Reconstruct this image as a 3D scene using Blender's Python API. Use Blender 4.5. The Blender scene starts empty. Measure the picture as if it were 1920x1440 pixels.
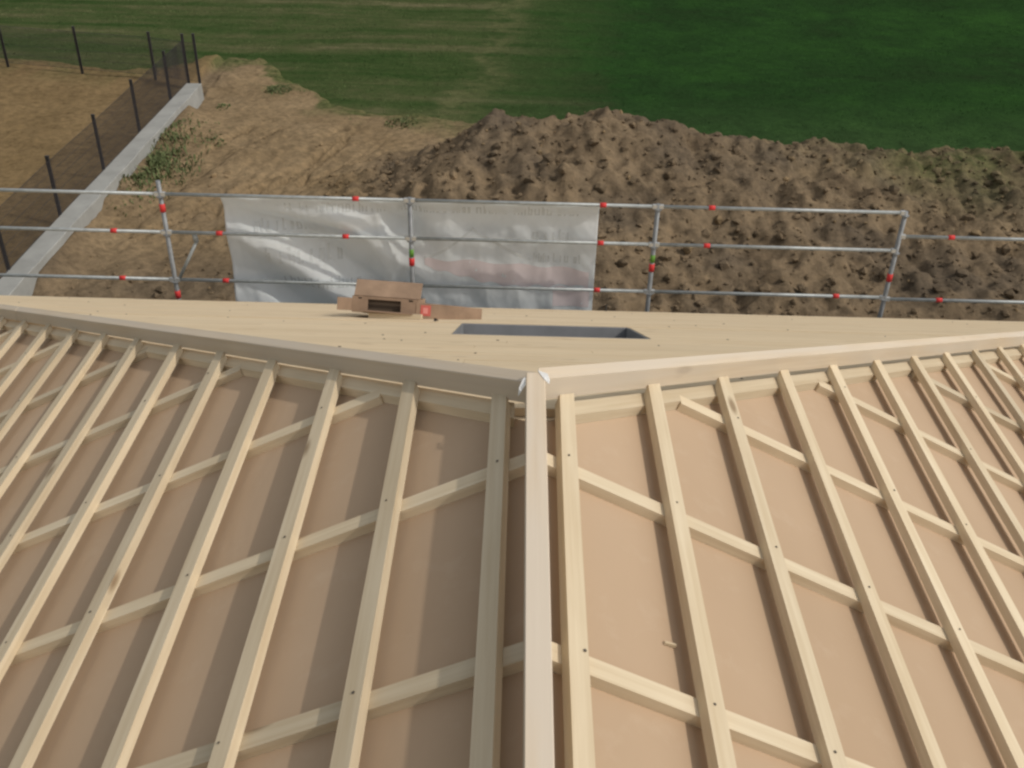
import bpy, bmesh, math, random
import numpy as np
from mathutils import Matrix, Vector

random.seed(7)
RNG = np.random.default_rng(11)
scene = bpy.context.scene
COL = scene.collection

# ------------------------------------------------------------------ camera
CAM = Vector((-0.0672, -2.9639, 1.5927))
YAW, PITCH, ROLL, FPX = -0.000722, math.radians(32.948), math.radians(1.443), 1910.5
cd = bpy.data.cameras.new("camera")
cam = bpy.data.objects.new("camera", cd)
COL.objects.link(cam)
Fw = Vector((math.sin(YAW) * math.cos(PITCH), math.cos(YAW) * math.cos(PITCH), -math.sin(PITCH)))
Rt = Vector((math.cos(YAW), -math.sin(YAW), 0))
Up = Rt.cross(Fw)
R2 = Rt * math.cos(ROLL) + Up * math.sin(ROLL)
U2 = -Rt * math.sin(ROLL) + Up * math.cos(ROLL)
m3 = Matrix((R2, U2, -Fw)).transposed()
cam.matrix_world = Matrix.Translation(CAM) @ m3.to_4x4()
cd.sensor_fit = 'HORIZONTAL'
cd.sensor_width = 36
cd.lens = 36 * FPX / 1920
cd.clip_start = 0.05
cd.clip_end = 2000
scene.camera = cam

# ------------------------------------------------------------------ sky, sun, exposure
SUN = Vector((0.90, -0.22, 1.0)).normalized()          # towards the sun
EL = math.asin(SUN.z)
AZ = math.atan2(SUN.x, SUN.y)
world = bpy.data.worlds.new("World")
scene.world = world
world.use_nodes = True
wn = world.node_tree
sky = wn.nodes.new('ShaderNodeTexSky')
sky.sky_type = 'NISHITA'
sky.sun_disc = False
sky.sun_elevation = EL
sky.sun_rotation = AZ
sky.air_density = 2.0
sky.dust_density = 3.0
sky.ozone_density = 1.0
bg = wn.nodes['Background']
bg.inputs['Strength'].default_value = 0.14
hz = wn.nodes.new('ShaderNodeHueSaturation')              # bright hazy sky, hardly blue
hz.inputs['Saturation'].default_value = 0.22
wn.links.new(sky.outputs[0], hz.inputs['Color'])
wn.links.new(hz.outputs[0], bg.inputs['Color'])
sd = bpy.data.lights.new("sun", 'SUN')
sd.energy = 2.4
sd.angle = math.radians(1.0)
sd.color = (1.0, 0.93, 0.82)
sun = bpy.data.objects.new("sun", sd)
COL.objects.link(sun)
sun.rotation_euler = SUN.to_track_quat('Z', 'Y').to_euler()
sun.location = (20, 0, 25)
vs = scene.view_settings
vs.view_transform = 'Standard'
vs.look = 'None'
vs.exposure = -0.47
vs.gamma = 1.0
vs.use_curve_mapping = False
scene.cycles.pixel_filter_type = 'BLACKMAN_HARRIS'
scene.cycles.filter_width = 2.5                         # soft phone-camera lens
scene.render.resolution_x, scene.render.resolution_y = 1024, 768

# ------------------------------------------------------------------ helpers
WM = {}                                                  # world matrices of parents


def link(name, me, mat=None, parent=None, M=None):
    o = bpy.data.objects.new(name, me)
    COL.objects.link(o)
    M = M or Matrix.Identity(4)
    if parent is not None:
        o.parent = parent
        o.matrix_basis = WM[parent].inverted() @ M
    else:
        o.matrix_basis = M
    WM[o] = M
    if me is not None and mat is not None and not me.materials:
        me.materials.append(mat)
    return o


def empty(name, loc):
    o = link(name, None, M=Matrix.Translation(Vector(loc)))
    o.empty_display_size = 0.3
    return o


def tag(o, label=None, cat=None, group=None, kind=None):
    if label: o['label'] = label
    if cat: o['category'] = cat
    if group: o['group'] = group
    if kind: o['kind'] = kind
    return o


def pyd(name, v, f, smooth=False):
    me = bpy.data.meshes.new(name)
    me.from_pydata([tuple(map(float, a)) for a in v], [], [tuple(map(int, a)) for a in f])
    me.validate()
    if smooth:
        me.polygons.foreach_set('use_smooth', [True] * len(me.polygons))
    me.update()
    return me


def np_mesh(name, V, T, smooth=False):
    V = np.asarray(V, np.float32); T = np.asarray(T, np.int32)
    k = T.shape[1]
    me = bpy.data.meshes.new(name)
    me.vertices.add(len(V)); me.vertices.foreach_set('co', V.ravel())
    me.loops.add(T.size); me.loops.foreach_set('vertex_index', T.ravel())
    me.polygons.add(len(T))
    me.polygons.foreach_set('loop_start', np.arange(0, T.size, k, dtype=np.int32))
    me.polygons.foreach_set('loop_total', np.full(len(T), k, np.int32))
    me.update(calc_edges=True)
    me.polygons.foreach_set('use_smooth', np.full(len(T), smooth, bool))
    return me


BOXF = [(0, 1, 3, 2), (4, 6, 7, 5), (0, 4, 5, 1), (2, 3, 7, 6), (0, 2, 6, 4), (1, 5, 7, 3)]


def hexa(name, c8):
    """box from eight corners, ordered x-major (x0y0z0, x0y0z1, x0y1z0, x0y1z1, x1...)"""
    return pyd(name, c8, BOXF)


def box(name, x0, x1, y0, y1, z0, z1):
    return hexa(name, [(x, y, z) for x in (x0, x1) for y in (y0, y1) for z in (z0, z1)])


def merge(*parts):
    V, F = [], []
    for v, f in parts:
        b = len(V); V += list(v); F += [tuple(i + b for i in q) for q in f]
    return V, F


def boxvf(x0, x1, y0, y1, z0, z1):
    return [(x, y, z) for x in (x0, x1) for y in (y0, y1) for z in (z0, z1)], BOXF


def tubevf(p, q, r, n=10, cap=True):
    p, q = Vector(p), Vector(q)
    d = (q - p).normalized()
    a = d.orthogonal().normalized(); b = d.cross(a)
    V = []
    for c in (p, q):
        for i in range(n):
            t = 2 * math.pi * i / n
            V.append(c + (a * math.cos(t) + b * math.sin(t)) * r)
    F = [(i, (i + 1) % n, n + (i + 1) % n, n + i) for i in range(n)]
    if cap: F += [tuple(range(n))[::-1], tuple(range(n, 2 * n))]
    return V, F


def tube(name, p, q, r, mat, parent, n=10):
    """tube object whose local X runs along its length"""
    p, q = Vector(p), Vector(q)
    L = (q - p).length
    v, f = tubevf((0, 0, 0), (L, 0, 0), r, n)
    me = pyd(name, v, f)
    for pl in me.polygons: pl.use_smooth = len(pl.vertices) == 4
    M = Matrix.Translation(p) @ (q - p).to_track_quat('X', 'Z').to_matrix().to_4x4()
    return link(name, me, mat, parent, M)


def vnoise(x, y, seed=0):
    xi = np.floor(x).astype(np.int64); yi = np.floor(y).astype(np.int64)
    fx = x - xi; fy = y - yi
    fx = fx * fx * (3 - 2 * fx); fy = fy * fy * (3 - 2 * fy)

    def h(a, b):
        n = (a * 374761393 + b * 668265263 + seed * 1442695041) & 0x7fffffff
        n = ((n ^ (n >> 13)) * 1274126177) & 0x7fffffff
        n = n ^ (n >> 16)
        return (n & 0xffff) / 65535.0
    return (h(xi, yi) * (1 - fx) + h(xi + 1, yi) * fx) * (1 - fy) + (h(xi, yi + 1) * (1 - fx) + h(xi + 1, yi + 1) * fx) * fy


def fbm(x, y, o=4, seed=0):
    s = 0; a = 1.0; tt = 0
    for i in range(o):
        s = s + a * vnoise(x * 2 ** i + 17.3 * i, y * 2 ** i - 9.1 * i, seed + i); tt += a; a *= .5
    return s / tt


def sstep(a, b, x):
    t = np.clip((x - a) / (b - a), 0, 1)
    return t * t * (3 - 2 * t)

# ------------------------------------------------------------------ materials


def newmat(name, rough=0.7, spec=0.3):
    m = bpy.data.materials.new(name); m.use_nodes = True
    nt = m.node_tree; b = nt.nodes['Principled BSDF']
    b.inputs['Roughness'].default_value = rough
    b.inputs['Specular IOR Level'].default_value = spec
    return m, nt, b


def N(nt, typ, **kw):
    n = nt.nodes.new(typ)
    for k, v in kw.items():
        if k in n.inputs: n.inputs[k].default_value = v
        else: setattr(n, k, v)
    return n


def ramp(nt, src, stops):
    r = nt.nodes.new('ShaderNodeValToRGB')
    e = r.color_ramp.elements
    while len(e) > 1: e.remove(e[-1])
    e[0].position, e[0].color = stops[0][0], (*stops[0][1], 1)
    for p, c in stops[1:]:
        k = e.new(p); k.color = (*c, 1)
    nt.links.new(src, r.inputs[0])
    return r.outputs[0]


def mixc(nt, fac, a, b, mode='MIX'):
    n = nt.nodes.new('ShaderNodeMix'); n.data_type = 'RGBA'; n.blend_type = mode
    for i, v in ((0, fac), (6, a), (7, b)):
        if hasattr(v, 'links') or isinstance(v, bpy.types.NodeSocket): nt.links.new(v, n.inputs[i])
        else: n.inputs[i].default_value = v if i == 0 else (*v, 1)
    return n.outputs[2]


def math_(nt, op, a, b=None, clamp=False):
    n = nt.nodes.new('ShaderNodeMath'); n.operation = op; n.use_clamp = clamp
    for i, v in ((0, a), (1, b)):
        if v is None: continue
        if isinstance(v, bpy.types.NodeSocket): nt.links.new(v, n.inputs[i])
        else: n.inputs[i].default_value = v
    return n.outputs[0]


def coords(nt, scale, rnd=True):
    tc = nt.nodes.new('ShaderNodeTexCoord')
    mp = nt.nodes.new('ShaderNodeMapping')
    mp.inputs['Scale'].default_value = scale
    src = tc.outputs['Object']
    if rnd:
        oi = nt.nodes.new('ShaderNodeObjectInfo')
        v = nt.nodes.new('ShaderNodeVectorMath'); v.operation = 'ADD'
        s = math_(nt, 'MULTIPLY', oi.outputs['Random'], 40.0)
        nt.links.new(src, v.inputs[0]); nt.links.new(s, v.inputs[1])
        src = v.outputs[0]
    nt.links.new(src, mp.inputs['Vector'])
    return mp.outputs[0]


def wood(name, c_lo, c_hi, knot=0.5, rough=0.65, vary=0.12, grey=None):
    """sawn softwood, grain along local X"""
    m, nt, b = newmat(name, rough, 0.25)
    g = N(nt, 'ShaderNodeTexNoise', Scale=1.0, Detail=5.0, Roughness=0.6)
    nt.links.new(coords(nt, (1.6, 55, 55)), g.inputs['Vector'])
    p = N(nt, 'ShaderNodeTexNoise', Scale=1.0, Detail=3.0)
    nt.links.new(coords(nt, (2.2, 9, 9)), p.inputs['Vector'])
    s = math_(nt, 'ADD', math_(nt, 'MULTIPLY', g.outputs[0], 0.6), math_(nt, 'MULTIPLY', p.outputs[0], 0.4))
    col = ramp(nt, s, [(0.32, c_lo), (0.66, c_hi)])
    # knots: sparse dark rings
    v = N(nt, 'ShaderNodeTexVoronoi', Scale=1.0); v.feature = 'F1'
    nt.links.new(coords(nt, (2.6, 9, 9)), v.inputs['Vector'])
    k = ramp(nt, v.outputs['Distance'], [(0.07, (1, 1, 1)), (0.17, (0, 0, 0))])
    sep = N(nt, 'ShaderNodeSeparateColor'); nt.links.new(v.outputs['Color'], sep.inputs[0])
    on = math_(nt, 'GREATER_THAN', sep.outputs[0], 0.55)
    kf = math_(nt, 'MULTIPLY', math_(nt, 'MULTIPLY', k, on), knot)
    col = mixc(nt, kf, col, (c_lo[0] * .42, c_lo[1] * .34, c_lo[2] * .28))
    if grey:
        w = N(nt, 'ShaderNodeTexNoise', Scale=1.0, Detail=4.0)
        nt.links.new(coords(nt, (1.1, 12, 12)), w.inputs['Vector'])
        col = mixc(nt, ramp(nt, w.outputs[0], [(0.40, (0, 0, 0)), (0.62, (.75, .75, .75))]), col, grey)
    oi = nt.nodes.new('ShaderNodeObjectInfo')
    val = math_(nt, 'ADD', math_(nt, 'MULTIPLY', oi.outputs['Random'], vary * 2), 1 - vary)
    hsv = nt.nodes.new('ShaderNodeHueSaturation')
    nt.links.new(val, hsv.inputs['Value']); nt.links.new(col, hsv.inputs['Color'])
    nt.links.new(hsv.outputs[0], b.inputs['Base Color'])
    bm_ = N(nt, 'ShaderNodeBump', Strength=0.25, Distance=0.002)
    nt.links.new(g.outputs[0], bm_.inputs['Height']); nt.links.new(bm_.outputs[0], b.inputs['Normal'])
    return m


M_BATTEN = wood('batten_spruce', (.55, .435, .285), (.69, .585, .425), knot=.8, vary=.14)
M_BOARD = wood('planed_pale_board', (.62, .49, .345), (.74, .62, .475), knot=.55, vary=.05, grey=(.66, .575, .475))
M_PLANK = wood('sheathing_plank', (.655, .505, .325), (.755, .62, .435), knot=.6, vary=.035)


def membrane_mat():
    m, nt, b = newmat('roof_membrane', 0.75, 0.2)
    n1 = N(nt, 'ShaderNodeTexNoise', Scale=0.9, Detail=4.0)
    nt.links.new(coords(nt, (1, 1, 1), False), n1.inputs['Vector'])
    n2 = N(nt, 'ShaderNodeTexNoise', Scale=9.0, Detail=6.0, Roughness=.65)
    nt.links.new(coords(nt, (1, 1, 1), False), n2.inputs['Vector'])
    c = ramp(nt, n1.outputs[0], [(0.3, (.455, .325, .215)), (0.7, (.515, .375, .255))])
    c = mixc(nt, ramp(nt, n2.outputs[0], [(.55, (0, 0, 0)), (.75, (.22, .22, .22))]), c, (.58, .46, .34))
    nt.links.new(c, b.inputs['Base Color'])
    n3 = N(nt, 'ShaderNodeTexNoise', Scale=2.6, Detail=3.0, Distortion=1.5)
    nt.links.new(coords(nt, (1, .35, 1), False), n3.inputs['Vector'])
    bp = N(nt, 'ShaderNodeBump', Strength=0.55, Distance=0.012)
    nt.links.new(math_(nt, 'ADD', math_(nt, 'ADD', n1.outputs[0], math_(nt, 'MULTIPLY', n3.outputs[0], .7)), math_(nt, 'MULTIPLY', n2.outputs[0], .08)), bp.inputs['Height'])
    nt.links.new(bp.outputs[0], b.inputs['Normal'])
    return m


M_MEMB = membrane_mat()


def plain(name, col, rough=.6, spec=.3, metal=0.0, var=0.0, scale=6.0, bump=0.0):
    m, nt, b = newmat(name, rough, spec)
    b.inputs['Metallic'].default_value = metal
    if var or bump:
        n = N(nt, 'ShaderNodeTexNoise', Scale=scale, Detail=5.0, Roughness=.6)
        nt.links.new(coords(nt, (1, 1, 1)), n.inputs['Vector'])
        c = ramp(nt, n.outputs[0], [(.3, tuple(x * (1 - var) for x in col)), (.7, tuple(min(1, x * (1 + var)) for x in col))])
        nt.links.new(c, b.inputs['Base Color'])
        if bump:
            bp = N(nt, 'ShaderNodeBump', Strength=bump, Distance=0.02)
            nt.links.new(n.outputs[0], bp.inputs['Height']); nt.links.new(bp.outputs[0], b.inputs['Normal'])
    else:
        b.inputs['Base Color'].default_value = (*col, 1)
    return m


M_NAIL = plain('nail_head', (.10, .085, .07), .5)
M_STEEL = plain('galvanised_tube', (.36, .385, .39), .5, .5, .35, .18, 14)
M_POSTST = plain('weathered_post_steel', (.23, .24, .25), .55, .4, .3, .2, 12)
M_STEELW = plain('bright_wedge_steel', (.55, .56, .56), .4, .5, .5)
M_RED = plain('red_marker_band', (.62, .045, .045), .6)
M_GREEN = plain('green_marker_band', (.13, .30, .05), .6)
M_CARD = plain('cardboard', (.31, .215, .150), .85, .15, 0, .2, 7)
M_CARDSHADE = plain('cardboard_painted_shade', (.10, .075, .055), .9, .1)  # darkened cardboard: shade inside the open carton put into the colour
M_CARDRED = plain('carton_red_print', (.52, .12, .10), .8)
M_LINING = plain('grey_lining', (.20, .205, .215), .6, .3, 0, .12, 5)
M_TAPE = plain('white_tape', (.78, .77, .75), .5)
M_CONC = plain('concrete', (.315, .315, .30), .85, .2, 0, .14, 2.2, .25)
M_POST = plain('anthracite_post', (.035, .033, .034), .55, .4)
M_WIRE = plain('anthracite_wire', (.05, .045, .05), .55, .4)
M_RENDER = plain('house_render', (.62, .60, .56), .85, .2, 0, .05, 3)
M_SCREW = plain('dark_screw', (.06, .055, .05), .4, .5, .6)


def soil_mat():
    m, nt, b = newmat('bare_soil', 1.0, 0.02)
    at = nt.nodes.new('ShaderNodeAttribute'); at.attribute_name = 'kind_of_soil'
    sp = N(nt, 'ShaderNodeSeparateColor'); nt.links.new(at.outputs['Color'], sp.inputs[0])
    cs = coords(nt, (1, 1, 1), False)
    def noise(sc, d=5.0, r=.6):
        n = N(nt, 'ShaderNodeTexNoise', Scale=sc, Detail=d, Roughness=r); nt.links.new(cs, n.inputs['Vector']); return n.outputs[0]
    a, f, g = noise(.9), noise(7.0, 8.0, .7), noise(30.0, 4.0, .7)
    sand = ramp(nt, a, [(.3, (.205, .147, .084)), (.7, (.280, .205, .122))])
    heap = ramp(nt, a, [(.32, (.142, .105, .068)), (.5, (.190, .142, .092)), (.7, (.236, .174, .109))])
    plot = ramp(nt, a, [(.3, (.175, .122, .062)), (.7, (.235, .165, .086))])
    moist = noise(.55, 3.0, .5)
    heap = mixc(nt, ramp(nt, moist, [(.50, (0, 0, 0)), (.66, (.75, .75, .75))]), heap, (.104, .083, .062))
    c = mixc(nt, sp.outputs[0], heap, sand)
    c = mixc(nt, sp.outputs[1], c, plot)
    weed = ramp(nt, f, [(.35, (.060, .080, .028)), (.7, (.125, .125, .055))])
    wf = math_(nt, 'MULTIPLY', sp.outputs[2], ramp(nt, a, [(.35, (.2, .2, .2)), (.6, (1, 1, 1))]))
    c = mixc(nt, wf, c, weed)
    c = mixc(nt, 1.0, c, ramp(nt, f, [(.25, (.50, .49, .48)), (.5, (1, 1, 1)), (.75, (1.42, 1.38, 1.32))]), 'MULTIPLY')
    c = mixc(nt, ramp(nt, g, [(.66, (0, 0, 0)), (.74, (.5, .5, .5))]), c, (.36, .31, .24))
    nt.links.new(c, b.inputs['Base Color'])
    bp = N(nt, 'ShaderNodeBump', Strength=.8, Distance=.05)
    nt.links.new(math_(nt, 'ADD', f, math_(nt, 'MULTIPLY', g, .35)), bp.inputs['Height'])
    nt.links.new(bp.outputs[0], b.inputs['Normal'])
    return m


M_SOIL = soil_mat()


def meadow_mat(name, blade=False):
    m, nt, b = newmat(name, 1.0, 0.0)
    geo = nt.nodes.new('ShaderNodeNewGeometry')
    pos = geo.outputs['Position']
    sx = N(nt, 'ShaderNodeSeparateXYZ'); nt.links.new(pos, sx.inputs[0])
    def noise(scale, d=4.0, r=.6, s=1.0):
        mp = N(nt, 'ShaderNodeMapping'); mp.inputs['Scale'].default_value = scale
        nt.links.new(pos, mp.inputs['Vector'])
        n = N(nt, 'ShaderNodeTexNoise', Scale=s, Detail=d, Roughness=r); nt.links.new(mp.outputs[0], n.inputs['Vector']); return n.outputs[0]
    big = noise((.22, .22, .22)); stripe = noise((.07, 1.1, .3), 3.0, .5); fine = noise((6, 6, 6), 6.0, .7); mid = noise((1.2, 1.6, 1), 4.0)
    # the lush sown part lies right of a line that runs away from the house
    edge = math_(nt, 'SUBTRACT', sx.outputs[0], math_(nt, 'MULTIPLY', math_(nt, 'SUBTRACT', sx.outputs[1], 22.0), 0.14))
    edge = math_(nt, 'ADD', edge, math_(nt, 'MULTIPLY', math_(nt, 'SUBTRACT', math_(nt, 'ADD', math_(nt, 'MULTIPLY', big, .6), math_(nt, 'MULTIPLY', mid, .4)), .5), 8.0))
    lush = ramp(nt, math_(nt, 'MULTIPLY', math_(nt, 'ADD', edge, 4.0), .15), [(0.1, (0, 0, 0)), (.5, (.45, .45, .45)), (.95, (1, 1, 1))])
    mown = ramp(nt, math_(nt, 'ADD', math_(nt, 'MULTIPLY', stripe, .7), math_(nt, 'MULTIPLY', mid, .3)),
                [(.36, (.034, .062, .019)), (.48, (.056, .078, .029)), (.57, (.080, .090, .040)), (.66, (.135, .125, .068))])
    green = ramp(nt, math_(nt, 'ADD', math_(nt, 'MULTIPLY', big, .6), math_(nt, 'MULTIPLY', mid, .4)),
                 [(.32, (.019, .034, .014)), (.48, (.020, .048, .015)), (.64, (.026, .068, .017))])
    # pale tangled margin next to the soil heap
    marg = math_(nt, 'MULTIPLY', ramp(nt, math_(nt, 'MULTIPLY', math_(nt, 'SUBTRACT', sx.outputs[1], 18.0), .14), [(.1, (.55, .55, .55)), (.8, (0, 0, 0))]), mid)
    green = mixc(nt, marg, green, (.085, .125, .055))
    c = mixc(nt, lush, mown, green)
    lp = math_(nt, 'MULTIPLY', math_(nt, 'ADD', edge, 3.2), .22)
    pale = math_(nt, 'MULTIPLY', ramp(nt, lp, [(.12, (0, 0, 0)), (.34, (.9, .9, .9)), (.56, (0, 0, 0))]), ramp(nt, mid, [(.35, (0, 0, 0)), (.65, (1, 1, 1))]))
    c = mixc(nt, pale, c, (.115, .118, .055))
    c = mixc(nt, 1.0, c, ramp(nt, fine, [(.25, (.75, .75, .75)), (.5, (1, 1, 1)), (.75, (1.2, 1.2, 1.15))]), 'MULTIPLY')
    if blade:
        oi = nt.nodes.new('ShaderNodeHueSaturation'); oi.inputs['Value'].default_value = 1.7; oi.inputs['Saturation'].default_value = .95
        nt.links.new(c, oi.inputs['Color']); c = oi.outputs[0]
    nt.links.new(c, b.inputs['Base Color'])
    bp = N(nt, 'ShaderNodeBump', Strength=.7, Distance=.06)
    nt.links.new(fine, bp.inputs['Height'])
    if not blade: nt.links.new(bp.outputs[0], b.inputs['Normal'])
    return m


M_MEADOW = meadow_mat('meadow_grass')
M_BLADE = meadow_mat('meadow_blades', True)
M_WEED = plain('weed_leaf', (.12, .145, .06), .8, .2, 0, .35, 9)


def banner_mat():
    m, nt, b = newmat('white_banner_cloth', 0.9, 0.08)
    n = N(nt, 'ShaderNodeTexNoise', Scale=3.0, Detail=4.0); nt.links.new(coords(nt, (1, 1, 1)), n.inputs['Vector'])
    nt.links.new(ramp(nt, n.outputs[0], [(.3, (.80, .83, .85)), (.7, (.85, .88, .90))]), b.inputs['Base Color'])
    tr = N(nt, 'ShaderNodeBsdfTranslucent'); tr.inputs[0].default_value = (.75, .79, .82, 1)
    mx = N(nt, 'ShaderNodeMixShader'); mx.inputs[0].default_value = .32
    out = nt.nodes['Material Output']
    nt.links.new(b.outputs[0], mx.inputs[1]); nt.links.new(tr.outputs[0], mx.inputs[2]); nt.links.new(mx.outputs[0], out.inputs[0])
    return m


M_BANNER = banner_mat()
M_PRINT = plain('faint_grey_print', (.60, .63, .645), .8)
M_PRINTR = plain('faint_red_print', (.66, .585, .60), .8)

# ================================================================== GROUND
ZG = -6.4
xs = np.concatenate([np.arange(-21, -8.5, .14), np.arange(-8.5, 13.5, .058), np.arange(13.5, 19, .14)])
ys = np.concatenate([np.arange(6.6, 20.0, .058), np.arange(20.0, 29, .1)])
X, Y = np.meshgrid(xs, ys)
crx = np.array([-6, -4.2, -3.2, -2.2, -1.3, -.5, .3, .8, 1.6, 2.2, 3.3, 4.3, 5.4, 6.4, 7.0, 7.9, 9.5, 12, 20])
crz = np.array([0, .06, .30, .68, 1.15, 1.72, 1.66, 1.70, 1.86, 1.70, 1.40, 1.24, 1.13, 1.02, .90, .72, .72, .7, .6])
ridge = np.interp(X + np.clip(16 - Y, 0, 5) * .42, crx, crz)
yc = 16.0 + .5 * (fbm(X * .3, Y * 0 + 3.3, 2, 5) - .5)
prof = np.where(Y < yc, 1 - sstep(0, 1, (yc - Y) / (6.2 + .5 * np.sin(X))), 1 - sstep(0, 1, (Y - yc) / 3.2))
prof = np.where(Y < yc, np.clip(1 - (yc - Y) / 6.4, 0, 1) ** .85, prof)
heap = ridge * prof
heapm = np.maximum(sstep(.04, .35, heap), .45 * (1 - sstep(12.2, 14.0, Y + .8 * (fbm(X, Y, 2, 2) - .5))))
h2 = .35 * np.exp(-((X - 9.5) / 2.6) ** 2 - ((Y - 17.3) / 1.3) ** 2)
rough = (fbm(X * 1.5, Y * 1.5, 3, 21) - .5) * .42 + (np.abs(fbm(X * 2.6, Y * 2.6, 3, 33) - .5)) * .36 + (fbm(X * 4.3, Y * 4.3, 2, 45) - .5) * .12 + (vnoise(X * 7.0 + Y, Y * 7.0, 44) - .5) * .055 + np.maximum(vnoise(X * 5.2, Y * 5.2 - X, 46) - .6, 0) * .16 + (vnoise(X * 12, Y * 12, 47) - .5) * .04 + (fbm(X * 4.4 + .4 * Y, Y * 1.1, 2, 48) - .5) * .17 * (1 - sstep(15, 16.5, Y))
rutm = sstep(-8, -6.5, X) * (1 - sstep(-4.5, -2.2, X)) * sstep(12.5, 14.5, Y) * (1 - sstep(19, 21, Y))
rl = fbm(X * 1.5 - Y * .45, Y * .22, 3, 77)
ruts = (rl - .5) * .20 - .17 * np.exp(-((rl - .5) / .022) ** 2) - .13 * np.exp(-((rl - .61) / .018) ** 2) + (fbm(X * 7, Y * 2.5, 2, 79) - .5) * .07
flat = (fbm(X * .8, Y * .8, 4, 61) - .5) * .16 + (fbm(X * 6, Y * 6, 2, 62) - .5) * .05
H = ZG + heap + h2 + heapm * rough + (1 - heapm) * flat + rutm * ruts * (1 - heapm * .7)
bank = np.exp(-np.clip(X + 7.9, 0, 9) / .32) * np.clip(fbm(Y * .55, X * .4, 3, 71) * 1.3 - .38, 0, .6) * .75
H = np.where(X > -7.93, np.where(X < -6.9, np.minimum(H + bank, np.maximum(H, -6.13)), H + bank), H)
left = 1 - sstep(-8.42, -8.30, X)
Hl = -6.20 + (fbm(X * .7, Y * .7, 3, 91) - .5) * .12 + (fbm(X * 5, Y * 5, 2, 92) - .5) * .04
H = H * (1 - left) + Hl * left
# soil ends where the meadow begins
nb = (fbm(X * .5, Y * .5, 3, 13) - .5) * 2.6 + (fbm(X * 2.2, Y * 2.2, 2, 14) - .5) * .9
bx = np.array([-22, -14.3, -10.4, -9.0, -8.2, -7.4, -6.3, -5.2, -3.7, -2.2, -.5, 2, 6, 20])
by = np.array([25.6, 25.0, 23.9, 24.8, 26.4, 26.0, 24.0, 22.9, 21.7, 21.2, 20.6, 19.2, 18.6, 18.6])
bnd = np.interp(X, bx, by) + nb * np.where(X < -9, .35, .7)
out = sstep(-.25, .7, Y - bnd)
H = H - out * .55
V = np.stack([X, Y, H], -1).reshape(-1, 3)
ny, nx = X.shape
idx = np.arange(nx * ny).reshape(ny, nx)
Q = np.stack([idx[:-1, :-1], idx[:-1, 1:], idx[1:, 1:], idx[1:, :-1]], -1).reshape(-1, 4)
me = np_mesh('bare_soil', V, Q, True)
sandf = (1 - sstep(.05, .6, heap + (fbm(X, Y, 3, 8) - .5) * .8)) * (1 - .75 * (1 - sstep(12.0, 14.5, Y)))
sandf *= sstep(-9, -7, X) * (1 - sstep(-2.5, 1.0, X))
weedf = np.exp(-((X - 9.0) / 2.6) ** 2 - ((Y - 16.6) / 1.5) ** 2)
edge_w = sstep(-2.4, -.5, Y - bnd) * sstep(.42, .54, fbm(X * 1.1, Y * 1.1, 4, 15) + .3 * sstep(-1.0, .0, Y - bnd)) * np.where(X < -8.4, .5, 1)
weedf = np.clip(np.maximum(weedf, edge_w), 0, 1)
colr = np.stack([sandf, left, weedf, np.ones_like(X)], -1).reshape(-1, 4).astype(np.float32)
ca = me.color_attributes.new('kind_of_soil', 'FLOAT_COLOR', 'POINT')
ca.data.foreach_set('color', colr.ravel())
soil = tag(link('bare_soil', me, M_SOIL), kind='structure')


def cell(x, y):
    return np.clip(np.searchsorted(ys, y), 0, ny - 1), np.clip(np.searchsorted(xs, x), 0, nx - 1)


def ground_z(x, y):
    i, j = cell(x, y)
    return float(H[i, j])


# meadow sheet out to the horizon
def meadow_h(x, y):
    return ZG - .15 + (fbm(x * .25, y * .25, 3, 3) - .5) * .22 + (fbm(x * 2.1, y * 2.1, 2, 6) - .5) * .06 + .0 * x


gx = np.concatenate([np.linspace(-700, -30, 12), np.arange(-24, 26.01, .35), np.linspace(32, 700, 12)])
gy = np.concatenate([np.linspace(-600, 5, 10), np.arange(12, 44, .35), np.linspace(48, 900, 16)])
GX, GY = np.meshgrid(gx, gy)
near = (np.abs(GX) < 30) & (GY > 6) & (GY < 46)
GZ = np.where(near, meadow_h(GX, GY), ZG - .05)
GZ = np.where(GY < np.interp(GX, bx, by) - 1.6, np.minimum(GZ, ZG - .7), GZ)
GV = np.stack([GX, GY, GZ], -1).reshape(-1, 3)
idg = np.arange(GX.size).reshape(GX.shape)
GQ = np.stack([idg[:-1, :-1], idg[:-1, 1:], idg[1:, 1:], idg[1:, :-1]], -1).reshape(-1, 4)
tag(link('meadow', np_mesh('meadow', GV, GQ, True), M_MEADOW), kind='structure')

# grass blades over the meadow in view
nb_ = 70000
bxp = RNG.uniform(-19, 21, nb_); byp = 18.6 + 19.5 * RNG.random(nb_)
bb = np.interp(bxp, bx, by)
keep = (byp > bb + .1) | (RNG.random(nb_) < .16) & (byp > bb - 1.3)
keep &= fbm(bxp * .9, byp * .9, 2, 55) > RNG.uniform(.1, .55, nb_)
bxp, byp = bxp[keep], byp[keep]
n_ = len(bxp)
bz = np.maximum(meadow_h(bxp, byp), H[cell(bxp, byp)])
hh = RNG.uniform(.02, .055, n_) * np.where(bxp > -1.5, .6, .75); aa = RNG.uniform(0, 2 * np.pi, n_); ww = RNG.uniform(.008, .02, n_)
lx, ly = RNG.normal(0, .035, n_), RNG.normal(0, .035, n_)
BV = np.stack([np.stack([bxp - np.cos(aa) * ww, byp - np.sin(aa) * ww, bz - .01], -1),
               np.stack([bxp + np.cos(aa) * ww, byp + np.sin(aa) * ww, bz - .01], -1),
               np.stack([bxp + lx, byp + ly, bz + hh], -1)], 1).reshape(-1, 3)
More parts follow.
